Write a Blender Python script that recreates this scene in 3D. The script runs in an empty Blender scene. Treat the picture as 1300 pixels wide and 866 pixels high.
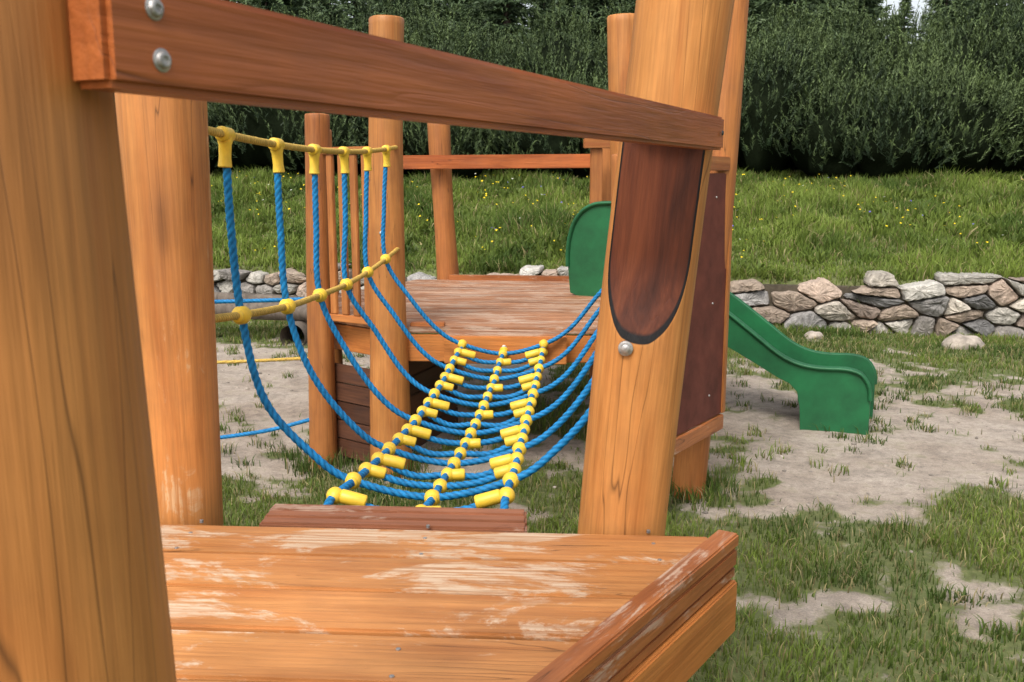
import bpy, bmesh, math, random
import numpy as np
from mathutils import Vector, Matrix, Quaternion
random.seed(7); rng=np.random.default_rng(7)
S=bpy.context.scene
COL=S.collection

# ------------------------------------------------------------ helpers
def new_obj(name, me, parent=None, mat=None):
    o=bpy.data.objects.new(name,me); COL.objects.link(o)
    if parent: o.parent=parent
    if mat and me is not None: me.materials.append(mat)
    return o
def empty(name,loc=(0,0,0)):
    o=bpy.data.objects.new(name,None); COL.objects.link(o); o.location=(0,0,0); return o
def smooth(me):
    me.polygons.foreach_set('use_smooth',[True]*len(me.polygons))
def tri_mesh(name,V,F,col=None):
    me=bpy.data.meshes.new(name)
    V=np.asarray(V,dtype=np.float32); F=np.asarray(F,dtype=np.int32)
    k=F.shape[1]
    me.vertices.add(len(V)); me.vertices.foreach_set('co',V.ravel())
    me.loops.add(F.size); me.loops.foreach_set('vertex_index',F.ravel())
    me.polygons.add(len(F)); me.polygons.foreach_set('loop_start',np.arange(0,F.size,k,dtype=np.int32))
    try: me.polygons.foreach_set('loop_total',np.full(len(F),k,dtype=np.int32))
    except Exception: pass
    me.update(calc_edges=True)
    if col is not None:
        a=me.color_attributes.new('Col','FLOAT_COLOR','POINT')
        c=np.ones((len(V),4),dtype=np.float32); c[:,:3]=col
        a.data.foreach_set('color',c.ravel())
    return me
_g=np.random.default_rng(3).random((256,256))
def vn(x,y,sc,seed=0):
    x=np.asarray(x,dtype=float)*sc+seed*17.3; y=np.asarray(y,dtype=float)*sc+seed*31.7
    xi=np.floor(x).astype(int); yi=np.floor(y).astype(int)
    fx=x-xi; fy=y-yi; fx=fx*fx*(3-2*fx); fy=fy*fy*(3-2*fy)
    a=_g[xi%256,yi%256]; b=_g[(xi+1)%256,yi%256]; c=_g[xi%256,(yi+1)%256]; d=_g[(xi+1)%256,(yi+1)%256]
    return (a*(1-fx)+b*fx)*(1-fy)+(c*(1-fx)+d*fx)*fy
def fbm(x,y,sc,seed=0,o=4):
    r=0;a=.5;t=0
    for i in range(o):
        r=r+a*vn(x,y,sc*2**i,seed+i*3); t+=a; a*=.5
    return r/t

# ------------------------------------------------------------ materials
class NB:
    def __init__(s,name):
        s.m=bpy.data.materials.new(name); s.m.use_nodes=True
        s.t=s.m.node_tree; s.b=s.t.nodes['Principled BSDF']
    def n(s,typ,**k):
        nd=s.t.nodes.new(typ)
        for a,v in k.items(): setattr(nd,a,v)
        return nd
    def l(s,a,b): s.t.links.new(a,b)
    def noise(s,vec,scale,detail=4,rough=.55,dist=0):
        nd=s.n('ShaderNodeTexNoise'); nd.inputs['Scale'].default_value=scale
        nd.inputs['Detail'].default_value=detail; nd.inputs['Roughness'].default_value=rough
        nd.inputs['Distortion'].default_value=dist
        if vec is not None: s.l(vec,nd.inputs['Vector'])
        return nd.outputs['Fac']
    def ramp(s,fac,stops):
        nd=s.n('ShaderNodeValToRGB'); cr=nd.color_ramp
        while len(cr.elements)<len(stops): cr.elements.new(.5)
        for e,(p,c) in zip(cr.elements,stops):
            e.position=p; e.color=(c,c,c,1) if isinstance(c,(int,float)) else (*c,1)
        s.l(fac,nd.inputs[0]); return nd.outputs['Color']
    def mix(s,fac,a,b,mode='MIX'):
        nd=s.n('ShaderNodeMix',data_type='RGBA',blend_type=mode)
        if isinstance(fac,(int,float)): nd.inputs[0].default_value=fac
        else: s.l(fac,nd.inputs[0])
        for i,v in ((6,a),(7,b)):
            if isinstance(v,tuple): nd.inputs[i].default_value=(*v,1)
            else: s.l(v,nd.inputs[i])
        return nd.outputs[2]
    def mapping(s,vec,scale):
        nd=s.n('ShaderNodeMapping'); nd.inputs['Scale'].default_value=scale; s.l(vec,nd.inputs['Vector']); return nd.outputs[0]
    def objco(s):
        tc=s.n('ShaderNodeTexCoord'); oi=s.n('ShaderNodeObjectInfo')
        m=s.n('ShaderNodeMath',operation='MULTIPLY'); m.inputs[1].default_value=37.0; s.l(oi.outputs['Random'],m.inputs[0])
        ad=s.n('ShaderNodeVectorMath',operation='ADD'); s.l(tc.outputs['Object'],ad.inputs[0]); s.l(m.outputs[0],ad.inputs[1])
        return ad.outputs[0],oi.outputs['Random']
    def bump(s,h,strength,dist=.01):
        nd=s.n('ShaderNodeBump'); nd.inputs['Strength'].default_value=strength; nd.inputs['Distance'].default_value=dist
        s.l(h,nd.inputs['Height']); s.l(nd.outputs[0],s.b.inputs['Normal']); return nd

def wood(name,light,dark,axis='x',wear=0.0,rough=.5,worn=(.5,.36,.24),wearscale=3.0,grime=.5,cut=False,spec=.4,wst=3.2,fib=.15):
    b=NB(name); co,rnd=b.objco()
    b.b.inputs['Specular IOR Level'].default_value=spec
    along=1.0; ac=9.0
    sc={'x':(along,ac,ac),'z':(ac,ac,along)}[axis]
    sf={'x':(2.5,70,70),'z':(70,70,2.5)}[axis]
    sk={'x':(1.0,16,16),'z':(16,16,.8)}[axis]
    g1=b.noise(b.mapping(co,sc),1.6,5,.6,.9)
    c=b.ramp(g1,[(.3,dark),(.5,tuple((a*1.2+d*.8)/2 for a,d in zip(light,dark))),(.68,light)])
    g2=b.noise(b.mapping(co,sf),1.5,3,.6)
    f=b.ramp(g2,[(.3,.80),(.6,1.05)])
    c=b.mix(1.0,c,f,'MULTIPLY')
    bl=b.noise(co,2.2,4,.6); c=b.mix(1.0,c,b.ramp(bl,[(.3,.76),(.65,1.1)]),'MULTIPLY')
    st=b.noise(co,5.5,6,.7); c=b.mix(b.ramp(st,[(.5,0),(.75,.28)]),c,tuple(x*.6+.03 for x in dark))
    vo=b.n('ShaderNodeTexVoronoi'); vo.inputs['Scale'].default_value=1.0
    b.l(b.mapping(co,{'x':(1.3,6,6),'z':(6,6,1.3)}[axis]),vo.inputs['Vector'])
    kn=b.ramp(vo.outputs['Distance'],[(.05,.35),(.11,.8),(.18,1.0)]); c=b.mix(grime,c,b.mix(1.0,c,kn,'MULTIPLY'))
    ck=b.noise(b.mapping(co,sk),1.0,2,.5,.2)
    cr=b.ramp(ck,[(.494,1.0),(.5,.25),(.506,1.0)])
    cm=b.ramp(b.noise(co,1.3,2),[(.50,0),(.56,.8)])
    c=b.mix(cm,c,b.mix(1.0,c,cr,'MULTIPLY'))
    if wear>0:
        w1=b.noise(b.mapping(co,{'x':(1,wst,wst),'z':(wst,wst,1)}[axis]),wearscale,9,.74,.4)
        wm=b.ramp(w1,[(.62-wear*.22,0.0),(.67-wear*.22,.9)])
        wf=b.ramp(g2,[(.38,fib),(.56,1.0)])
        mm=b.mix(1.0,wm,wf,'MULTIPLY')
        c=b.mix(mm,c,b.mix(1.0,worn,f,'MULTIPLY'))
        b.l(b.ramp(wm,[(0,rough),(1,.8)]),b.b.inputs['Roughness'])
    else:
        b.l(b.ramp(bl,[(.3,rough-.08),(.7,rough+.12)]),b.b.inputs['Roughness'])
    if cut:
        at=b.n('ShaderNodeAttribute'); at.attribute_name='cut'
        v=at.outputs['Fac']
        br=b.ramp(g1,[(.3,(.035,.009,.004)),(.5,(.085,.021,.008)),(.7,(.15,.040,.014))])
        br=b.mix(1.0,br,f,'MULTIPLY')
        blk=b.mix(b.ramp(v,[(.60,0),(.64,1)]),(.004,.003,.003),br)
        c=b.mix(b.ramp(v,[(.50,0),(.515,1)]),c,blk)
    hv=b.n('ShaderNodeHueSaturation'); b.l(c,hv.inputs['Color']); hv.inputs['Saturation'].default_value=1.0
    mr=b.n('ShaderNodeMapRange'); mr.inputs['To Min'].default_value=.84; mr.inputs['To Max'].default_value=1.12
    b.l(rnd,mr.inputs['Value']); b.l(mr.outputs[0],hv.inputs['Value'])
    b.l(hv.outputs[0],b.b.inputs['Base Color'])
    hs=b.mix(.5,g2,cr,'MULTIPLY'); b.bump(hs,.4,.004)
    return b.m
def plain(name,col,rough=.4,metal=0,var=.15,scale=20,bump=.1,spec=.5,attr=False):
    b=NB(name); tc=b.n('ShaderNodeTexCoord')
    n=b.noise(tc.outputs['Object'],scale,6,.65)
    lo=tuple(c*(1-var) for c in col); hi=tuple(min(1,c*(1+var)) for c in col)
    c=b.ramp(n,[(.3,lo),(.7,hi)])
    if attr:
        at=b.n('ShaderNodeAttribute'); at.attribute_name='Col'; c=b.mix(1.0,c,at.outputs['Color'],'MULTIPLY')
    b.l(c,b.b.inputs['Base Color'])
    b.l(b.ramp(n,[(.3,rough+.1),(.7,rough-.05)]),b.b.inputs['Roughness']); b.b.inputs['Metallic'].default_value=metal
    b.b.inputs['Specular IOR Level'].default_value=spec
    b.bump(b.noise(tc.outputs['Object'],scale*6,3),bump,.002)
    return b.m
def vcol(name,rough=.7,var=True,bump=0,scale=30,trans=0.0,spec=.3):
    b=NB(name); at=b.n('ShaderNodeAttribute'); at.attribute_name='Col'
    tc=b.n('ShaderNodeTexCoord')
    c=at.outputs['Color']
    n=b.noise(tc.outputs['Object'],scale,6,.65)
    if var: c=b.mix(1.0,c,b.ramp(n,[(.3,.55),(.7,1.3)]),'MULTIPLY')
    b.l(c,b.b.inputs['Base Color']); b.b.inputs['Roughness'].default_value=rough
    b.b.inputs['Specular IOR Level'].default_value=spec
    if bump: b.bump(b.noise(tc.outputs['Object'],scale*1.5,8,.65),bump,.03)
    if trans>0:
        tr=b.n('ShaderNodeBsdfTranslucent'); b.l(c,tr.inputs['Color'])
        mx=b.n('ShaderNodeMixShader'); mx.inputs[0].default_value=trans
        out=[x for x in b.t.nodes if x.type=='OUTPUT_MATERIAL'][0]
        b.l(b.b.outputs[0],mx.inputs[1]); b.l(tr.outputs[0],mx.inputs[2]); b.l(mx.outputs[0],out.inputs['Surface'])
    return b.m

M_post=wood('wood_post',(.57,.235,.062),(.42,.142,.031),'z',rough=.5)
M_postw=wood('wood_post_worn',(.57,.235,.065),(.41,.142,.034),'z',wear=.14,rough=.5,worn=(.56,.36,.19),wearscale=2.6)
M_postc=wood('wood_post_cut',(.58,.255,.074),(.44,.16,.04),'z',rough=.55,cut=True,spec=.2)
M_postd=wood('wood_post_dark',(.44,.165,.042),(.30,.095,.022),'z',rough=.55)
M_rail=wood('wood_rail',(.45,.130,.034),(.27,.064,.015),'x',rough=.42,spec=.3)
M_deck=wood('wood_deck',(.58,.255,.082),(.42,.155,.043),'x',wear=.40,rough=.5,worn=(.60,.45,.31),spec=.35,wst=2.3,wearscale=2.2,fib=.35)
M_deck2=wood('wood_deck_far',(.42,.20,.10),(.29,.12,.052),'x',wear=.6,rough=.55,worn=(.46,.33,.24))
M_rim=wood('wood_rim',(.45,.155,.045),(.27,.078,.021),'x',wear=.28,rough=.45,worn=(.48,.32,.22))
M_side=wood('wood_side',(.55,.20,.048),(.39,.12,.026),'x',rough=.45)
M_step=wood('wood_step',(.30,.115,.055),(.18,.062,.027),'x',wear=.35,rough=.55,worn=(.38,.26,.19))
M_dkpl=wood('wood_plank_dark',(.12,.045,.02),(.06,.022,.012),'x',rough=.6)
M_slat=wood('wood_slat',(.44,.17,.045),(.30,.095,.024),'z',rough=.5)
M_slatx=wood('wood_slatx',(.44,.165,.043),(.30,.088,.022),'x',rough=.5)
M_panel=plain('panel_red',(.120,.024,.015),.5,var=.35,scale=6,bump=.15,spec=.3)
M_log=wood('wood_grey_log',(.20,.16,.125),(.09,.07,.055),'x',rough=.85)
M_blue=plain('rope_blue',(.008,.19,.44),.6,var=.3,scale=35,bump=.3,spec=.3,attr=True)
M_yrope=plain('rope_yellow',(.62,.40,.09),.7,var=.3,scale=60,bump=.4,spec=.2,attr=True)
M_yel=plain('plastic_yellow',(.80,.51,.04),.42,var=.15,scale=18,bump=.08)
M_green=plain('slide_green',(.014,.105,.038),.42,var=.35,scale=4,bump=.06,spec=.35)
M_metal=plain('bolt_metal',(.42,.40,.38),.5,metal=.9,var=.4,scale=90,bump=.3)
M_black=plain('bolt_dark',(.02,.02,.02),.5)

# ------------------------------------------------------------ primitives
def align(o,p0,p1,axis='z'):
    p0=Vector(p0);p1=Vector(p1); d=(p1-p0).normalized()
    if axis=='z':
        q=Vector((0,0,1)).rotation_difference(d); o.matrix_world=Matrix.Translation(p0)@q.to_matrix().to_4x4()
    else:
        x=d; up=Vector((0,0,1)) if abs(d.z)<.95 else Vector((0,1,0))
        y=up.cross(x).normalized(); z=x.cross(y)
        R=Matrix((x,y,z)).transposed().to_4x4()
        o.matrix_world=Matrix.Translation(p0)@R
def post(name,p0,p1,r0,r1,parent,mat,seg=48,seed=0,wob=.05,cutf=None,step=.03):
    L=(Vector(p1)-Vector(p0)).length; n=max(8,int(L/step))
    th=np.linspace(0,2*np.pi,seg,endpoint=False)
    rs=np.random.RandomState(seed); ph=rs.rand(8)*6.28
    V=[];cut=[]
    zs=np.linspace(0,L,n+1)
    for i,z in enumerate(zs):
        t=z/L; r=r0+(r1-r0)*t
        m=1+wob*(.5*np.cos(2*th+ph[0]+.9*z)+.3*np.cos(3*th+ph[1]-1.3*z)+.16*np.cos(5*th+ph[2]+2.2*z)+.07*np.cos(11*th+ph[3]+3*z))
        m=m*(1+.6*wob*math.sin(z*2.3+ph[4])+.3*wob*math.sin(z*5.1+ph[5]))
        m=m*(1+.02*(vn(th*2,np.full_like(th,z),3.0,seed%7)-.5)*np.sin(th/2)**2)
        x=r*m*np.cos(th)+.012*math.sin(z*1.7+ph[6])*(1 if wob>.02 else 0); y=r*m*np.sin(th)+.012*math.sin(z*1.4+ph[7])
        if cutf:
            x,y,c=cutf(x,y,z); cut+=list(c)
        V+=[(a,b_,z) for a,b_ in zip(x,y)]
    F=[]
    for i in range(n):
        for j in range(seg):
            k=(j+1)%seg; F.append((i*seg+j,i*seg+k,(i+1)*seg+k,(i+1)*seg+j))
    top=len(V)
    for s_,dz in ((.94,.008),(.6,.012)):
        for j in range(seg):
            b_=V[n*seg+j]; V.append((b_[0]*s_,b_[1]*s_,L+dz))
    for j in range(seg):
        k=(j+1)%seg
        F.append((n*seg+j,n*seg+k,top+k,top+j)); F.append((top+j,top+k,top+seg+k,top+seg+j))
    V.append((0,0,L+.013)); c=len(V)-1
    for j in range(seg): F.append((top+seg+j,top+seg+(j+1)%seg,c))
    me=bpy.data.meshes.new(name); me.from_pydata(V,[],F); me.update(); smooth(me)
    if cutf:
        a=me.attributes.new('cut','FLOAT','POINT'); cc=np.zeros(len(V),dtype=np.float32); cc[:len(cut)]=cut
        a.data.foreach_set('value',cc)
    o=new_obj(name,me,parent,mat); align(o,p0,p1,'z'); return o
def board(name,p0,p1,w,h,parent,mat,bev=.004,axis='x'):
    L=(Vector(p1)-Vector(p0)).length
    bm=bmesh.new(); bmesh.ops.create_cube(bm,size=1)
    for v in bm.verts:
        if axis=='x': v.co=Vector(((v.co.x+.5)*L,v.co.y*w,v.co.z*h))
        else: v.co=Vector((v.co.x*w,v.co.y*h,(v.co.z+.5)*L))
    bmesh.ops.bevel(bm,geom=bm.edges[:],offset=bev,segments=2,affect='EDGES')
    me=bpy.data.meshes.new(name); bm.to_mesh(me); bm.free()
    o=new_obj(name,me,parent,mat)
    align(o,p0,p1,'x' if axis=='x' else 'z'); return o
def slat(name,x,y,z0,z1,w,t,ang,parent,mat):
    bm=bmesh.new(); bmesh.ops.create_cube(bm,size=1)
    for v in bm.verts: v.co=Vector((v.co.x*w,v.co.y*t,(v.co.z+.5)*(z1-z0)))
    bmesh.ops.bevel(bm,geom=bm.edges[:],offset=.004,segments=2,affect='EDGES')
    me=bpy.data.meshes.new(name); bm.to_mesh(me); bm.free()
    o=new_obj(name,me,parent,mat); o.location=(x,y,z0); o.rotation_euler=(0,0,ang); return o
def clip(poly,px,py,nx,ny):
    out=[]
    for i in range(len(poly)):
        a=poly[i]; b=poly[(i+1)%len(poly)]
        da=(a[0]-px)*nx+(a[1]-py)*ny; db=(b[0]-px)*nx+(b[1]-py)*ny
        if da<=0: out.append(a)
        if (da<=0)!=(db<=0):
            t=da/(da-db); out.append((a[0]+(b[0]-a[0])*t,a[1]+(b[1]-a[1])*t))
    return out
def prism(name,poly,z0,z1,parent,mat,bev=.004,origin=(0,0),ang=0):
    c,s=math.cos(-ang),math.sin(-ang)
    loc=[((x-origin[0])*c-(y-origin[1])*s,(x-origin[0])*s+(y-origin[1])*c) for x,y in poly]
    bm=bmesh.new(); vs=[bm.verts.new((x,y,z0)) for x,y in loc]
    f=bm.faces.new(vs); bm.normal_update()
    r=bmesh.ops.extrude_face_region(bm,geom=[f])
    for v in r['geom']:
        if isinstance(v,bmesh.types.BMVert): v.co.z=z1
    bmesh.ops.recalc_face_normals(bm,faces=bm.faces[:])
    bmesh.ops.bevel(bm,geom=bm.edges[:],offset=bev,segments=2,affect='EDGES')
    me=bpy.data.meshes.new(name); bm.to_mesh(me); bm.free()
    o=new_obj(name,me,parent,mat); o.location=(origin[0],origin[1],0); o.rotation_euler=(0,0,ang); return o
def planks(poly,start,direction,width,gap,z0,z1,parent,mat,jit=.0015,name='plank',bev=.004):
    dx,dy=direction; l=math.hypot(dx,dy); dx/=l;dy/=l; nx,ny=-dy,dx
    ang=math.atan2(dy,dx)
    ds=[(p[0]-start[0])*nx+(p[1]-start[1])*ny for p in poly]
    k=math.floor(min(ds)/width)
    while k*width<max(ds):
        a=k*width+gap/2; b=(k+1)*width-gap/2
        q=clip(poly,start[0]+nx*b,start[1]+ny*b,nx,ny)
        if len(q)>2: q=clip(q,start[0]+nx*a,start[1]+ny*a,-nx,-ny)
        if len(q)>2:
            ar=abs(sum(q[i][0]*q[(i+1)%len(q)][1]-q[(i+1)%len(q)][0]*q[i][1] for i in range(len(q))))/2
            if ar>.01:
                dz=random.uniform(-jit,jit)
                prism(name,q,z0+dz,z1+dz,parent,mat,bev,(start[0]+nx*a,start[1]+ny*a),ang)
        k+=1
class MB:
    def __init__(s): s.V=[];s.F=[]
    def lathe(s,p,d,prof,seg=20):
        p=Vector(p); d=Vector(d).normalized()
        a=d.orthogonal().normalized(); b=d.cross(a)
        base=len(s.V)
        for t,r in prof:
            for j in range(seg):
                th=2*math.pi*j/seg; s.V.append(tuple(p+d*t+(a*math.cos(th)+b*math.sin(th))*r))
        for i in range(len(prof)-1):
            for j in range(seg):
                k=(j+1)%seg; s.F.append((base+i*seg+j,base+i*seg+k,base+(i+1)*seg+k,base+(i+1)*seg+j))
        s.F.append(tuple(base+j for j in range(seg))[::-1]); s.F.append(tuple(base+(len(prof)-1)*seg+j for j in range(seg)))
    def ball(s,p,r,d=(0,0,1),st=1.0):
        prof=[(-math.cos(t)*r*st,max(1e-4,math.sin(t)*r)) for t in np.linspace(0.02,math.pi-.02,11)]
        s.lathe(p,d,prof,18)
    def sleeve(s,p0,d,L,r):
        e=min(r*.25,.005)
        s.lathe(p0,d,[(0,r*.8),(e*.4,r*.93),(e,r),(L-e,r),(L-e*.4,r*.93),(L,r*.8)],18)
    def out(s,name,parent,mat,sm=True):
        me=bpy.data.meshes.new(name); me.from_pydata(s.V,[],s.F); me.update()
        if sm:
            smooth(me)
            try: me.set_sharp_from_angle(angle=math.radians(50))
            except Exception: pass
        return new_obj(name,me,parent,mat)
def spline(pts,step):
    P=[np.array(p,float) for p in pts]; P=[2*P[0]-P[1]]+P+[2*P[-1]-P[-2]]
    out=[]
    for i in range(1,len(P)-2):
        p0,p1,p2,p3=P[i-1:i+3]; L=np.linalg.norm(p2-p1); n=max(2,int(L/step))
        for k in range(n):
            t=k/n
            out.append(.5*((2*p1)+(-p0+p2)*t+(2*p0-5*p1+4*p2-p3)*t*t+(-p0+3*p1-3*p2+p3)*t**3))
    out.append(P[-2]); return np.array(out)
def rope(name,pts,r,parent,mat,pitch=.075,seg=15,step=.006):
    C=spline(pts,step); T=np.gradient(C,axis=0); T/=np.linalg.norm(T,axis=1)[:,None]
    s=np.concatenate([[0],np.cumsum(np.linalg.norm(np.diff(C,axis=0),axis=1))])
    ref=np.array([0.31,0.2,.93]); N=np.cross(T[0],ref); N/=np.linalg.norm(N); Ns=[]
    for t in T:
        N=N-t*np.dot(N,t); N/=np.linalg.norm(N); Ns.append(N.copy())
    Ns=np.array(Ns); B=np.cross(T,Ns)
    th=np.linspace(0,2*np.pi,seg,endpoint=False)
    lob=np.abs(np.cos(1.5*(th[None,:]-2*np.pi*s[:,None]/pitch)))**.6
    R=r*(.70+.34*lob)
    V=C[:,None,:]+R[...,None]*(np.cos(th)[None,:,None]*Ns[:,None,:]+np.sin(th)[None,:,None]*B[:,None,:])
    n=len(C); V=V.reshape(-1,3)
    i=np.arange(n-1)[:,None]*seg; j=np.arange(seg)[None,:]; k=(j+1)%seg
    F=np.stack([i+j,i+k,i+seg+k,i+seg+j],-1).reshape(-1,4)
    lc=(.30+.75*lob).reshape(-1,1)*np.ones((1,3))  # crease shade painted into vertex colour: grooves between strands darker
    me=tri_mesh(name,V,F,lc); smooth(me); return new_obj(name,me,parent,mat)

# ------------------------------------------------------------ terrain
WA=np.array([-7.0,11.5]); WB=np.array([9.0,8.6]); WD=(WB-WA)/np.linalg.norm(WB-WA); WN=np.array([-WD[1],WD[0]])
def wdist(x,y): return (x-WA[0])*WN[0]+(y-WA[1])*WN[1]
def height(x,y):
    x=np.asarray(x,float); y=np.asarray(y,float); w=wdist(x,y)
    near=.05*(fbm(x,y,.8,1)-.5)+.03*(fbm(x,y,5,5)-.5)-.10*np.exp(-(((x+1.15)/.7)**2+((y-5.3)/.7)**2))
    ramp=np.clip((w-.08)/.14,0,1)*.53
    sl=np.clip(w-.2,0,4.4)*.21+np.clip(w-4.6,0,60)*.06
    return near+ramp+sl+np.clip(w,0,3)*.09*(fbm(x,y,.9,9)-.5)+np.clip(w,0,1)*.12*(fbm(x,y,2.5,12)-.5)
def sm(a,b,x): t=np.clip((x-a)/(b-a),0,1); return t*t*(3-2*t)
def gmask(x,y):
    x=np.asarray(x,float); y=np.asarray(y,float)
    w=wdist(x,y)
    b=.76-.50*sm(4.0,5.1,y+.9*(fbm(x,y,1.2,20)-.5)+.12*np.clip(x,0,3))
    b=b+.46*sm(-2.6,-.9,w)
    b=b-.32*np.exp(-(((x-1.22)/.42)**2+((y-3.32)/.20)**2))
    b=b-.16*np.exp(-(((x-1.9)/.5)**2+((y-2.55)/.2)**2))
    b=b-.26*np.exp(-(((x-1.5)/.7)**2+((y-4.6)/.25)**2))
    b=b+.25*np.exp(-(((x-1.0)/.35)**2+((y-5.4)/.35)**2))+.24*np.exp(-(((x-3.4)/1.2)**2+((y-7.4)/.7)**2))
    b=b+.18*np.exp(-(((x-0.3)/.9)**2+((y-5.9)/.9)**2))+.22*np.exp(-(((x+.9)/.7)**2+((y-4.4)/.5)**2))
    b=b-.15*sm(-.9,-1.6,x)*sm(5.0,5.6,y)*sm(-.6,-1.6,w)
    v=b+1.25*(fbm(x,y,1.7,30,5)-.5)+.75*(fbm(x,y,7,35,4)-.5)
    v=np.where(w>0.1,1.0,v)
    return sm(.28,.72,v)
def grow(a,n,first,lim):
    o=[];s=first
    while a<lim: a+=s; s*=1.35; o.append(a)
    return o
gx=np.linspace(-7,9,401); gy=np.linspace(-1,16,426)
xs=np.array([-v for v in grow(7,0,.3,400)][::-1]+list(gx)+grow(9,0,.3,400))
ys=np.array([-v for v in grow(1,0,.3,400)][::-1]+list(gy)+grow(16,0,.3,400))
X,Y=np.meshgrid(xs,ys); Z=height(X,Y)
V=np.stack([X,Y,Z],-1).reshape(-1,3); nx_=len(xs)
i=np.arange(len(ys)-1)[:,None]*nx_; j=np.arange(nx_-1)[None,:]
F=np.stack([i+j,i+j+1,i+nx_+j+1,i+nx_+j],-1).reshape(-1,4)
g=gmask(V[:,0],V[:,1]); col=np.stack([g,g,g],-1)
me=tri_mesh('ground',V,F,col); smooth(me)
b=NB('ground_mat'); at=b.n('ShaderNodeAttribute'); at.attribute_name='Col'; tc=b.n('ShaderNodeTexCoord'); co=tc.outputs['Object']
n1=b.noise(co,1.3,6,.65); n2=b.noise(co,22,6,.7); n3=b.noise(co,130,4,.7); n4=b.noise(co,5,6,.7)
d=b.ramp(n1,[(.3,(.31,.245,.19)),(.5,(.415,.345,.28)),(.7,(.49,.42,.35))])
d=b.mix(1.0,d,b.ramp(n2,[(.25,.64),(.5,1.0),(.75,1.12)]),'MULTIPLY')
d=b.mix(1.0,d,b.ramp(n3,[(.3,.68),(.7,1.15)]),'MULTIPLY')
d=b.mix(1.0,d,b.ramp(n4,[(.35,.70),(.55,1.03)]),'MULTIPLY')
d=b.mix(b.ramp(n4,[(.55,0),(.70,.45)]),d,(.17,.18,.08))
gcol=b.ramp(n2,[(.3,(.075,.09,.028)),(.55,(.115,.14,.042)),(.75,(.22,.19,.09))])
ad=b.n('ShaderNodeMath',operation='ADD')
b.l(at.outputs['Fac'],ad.inputs[0]); b.l(n2,ad.inputs[1])
mk=b.ramp(ad.outputs[0],[(.62,0),(.92,.92)])
b.l(b.mix(mk,d,gcol),b.b.inputs['Base Color']); b.b.inputs['Roughness'].default_value=.95; b.b.inputs['Specular IOR Level'].default_value=.15
b.bump(b.mix(.5,n2,n3),.7,.02)
new_obj('ground',me,None,b.m)

# ------------------------------------------------------------ grass
def blades(x,y,z,h,w,col,lean=.5):
    n=len(x); a=rng.random(n)*6.283; dx=np.cos(a);dy=np.sin(a)
    la=rng.random(n)*6.283; lm=h*lean*rng.random(n); lx=np.cos(la)*lm; ly=np.sin(la)*lm
    P=np.empty((n,5,3),np.float32)
    P[:,0]=np.stack([x-dx*w,y-dy*w,z-.01],-1); P[:,1]=np.stack([x+dx*w,y+dy*w,z-.01],-1)
    P[:,2]=np.stack([x+dx*w*.8+lx*.35,y+dy*w*.8+ly*.35,z+h*.55],-1); P[:,3]=np.stack([x-dx*w*.8+lx*.35,y-dy*w*.8+ly*.35,z+h*.55],-1)
    P[:,4]=np.stack([x+lx,y+ly,z+h*(1-.25*(lm/h)**2)],-1)
    i=np.arange(n)[:,None]*5
    F=np.concatenate([i+np.array([0,1,2]),i+np.array([0,2,3]),i+np.array([3,2,4])])
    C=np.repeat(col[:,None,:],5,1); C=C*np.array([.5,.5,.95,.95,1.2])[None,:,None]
    return P.reshape(-1,3),F,C.reshape(-1,3)
def gcolor(n,x,y,dry=.12,br=1.0):
    t=rng.random(n)[:,None]; p=fbm(x,y,1.3,50)[:,None]
    a=np.array([.065,.11,.018])*br;b_=np.array([.20,.265,.045])*br;dr=np.array([.36,.30,.14])
    c=a+(b_-a)*np.clip(.5*t+1.9*(p-.38),0,1)
    m=(rng.random(n)<dry)[:,None]; return np.where(m,dr*(.6+.6*t),c)
M_grass=vcol('grass_blades',.6,False,trans=.3)
def scatter(x0,x1,y0,y1,n,cond):
    x=rng.uniform(x0,x1,n); y=rng.uniform(y0,y1,n); k=cond(x,y); return x[k],y[k]
parts=[]
def add(x,y,h,w,lean,dry,br=1.0):
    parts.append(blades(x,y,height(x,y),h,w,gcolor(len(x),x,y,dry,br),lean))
vis=lambda x,y:(np.abs(x)<.62*y+.6)
x,y=scatter(-3.2,4.5,1.2,5.6,190000,lambda x,y:vis(x,y)&(rng.random(len(x))<gmask(x,y)**1.3*(.35+1.1*fbm(x,y,3,66))))
cl=fbm(x,y,5,60); add(x,y,.015+.055*rng.random(len(x))*(.3+1.5*cl)*(.4+.6*gmask(x,y)),.0018+.0014*rng.random(len(x)),1.0,.2)
x,y=scatter(-5.5,6.5,5.6,11.6,170000,lambda x,y:vis(x,y)&(wdist(x,y)<0.02)&(rng.random(len(x))<gmask(x,y)**1.3*(.3+1.1*fbm(x,y,3,66))))
cl=fbm(x,y,4,60); add(x,y,.015+.055*rng.random(len(x))*(.3+1.5*cl),.003+.002*rng.random(len(x)),1.0,.2)
tx,ty=scatter(-5,6,2.2,10,900,lambda x,y:vis(x,y)&(wdist(x,y)<-.2))
k=rng.integers(14,46,len(tx)); x=np.repeat(tx,k)+rng.normal(size=k.sum())*.03; y=np.repeat(ty,k)+rng.normal(size=k.sum())*.03
add(x,y,.02+.05*rng.random(len(x)),.0025+.0015*rng.random(len(x)),1.2,.2)
for (px,py) in ((.28,2.2),(.92,4.62),(-.69,5.12),(-1.12,5.4),(-.84,2.3),(.66,5.2),(.5,4.03)):
    n_=420; a=rng.random(n_)*6.28; r_=.10+.14*rng.random(n_)**1.5
    add(px+r_*np.cos(a),py+r_*np.sin(a),.04+.10*rng.random(n_),.0022+.0015*rng.random(n_),.8,.15)
x,y=scatter(-7,9,8,12,170000,lambda x,y:(wdist(x,y)<-.02)&(wdist(x,y)>-.35)&(fbm(x,y,1.6,70)>.47))
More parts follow.
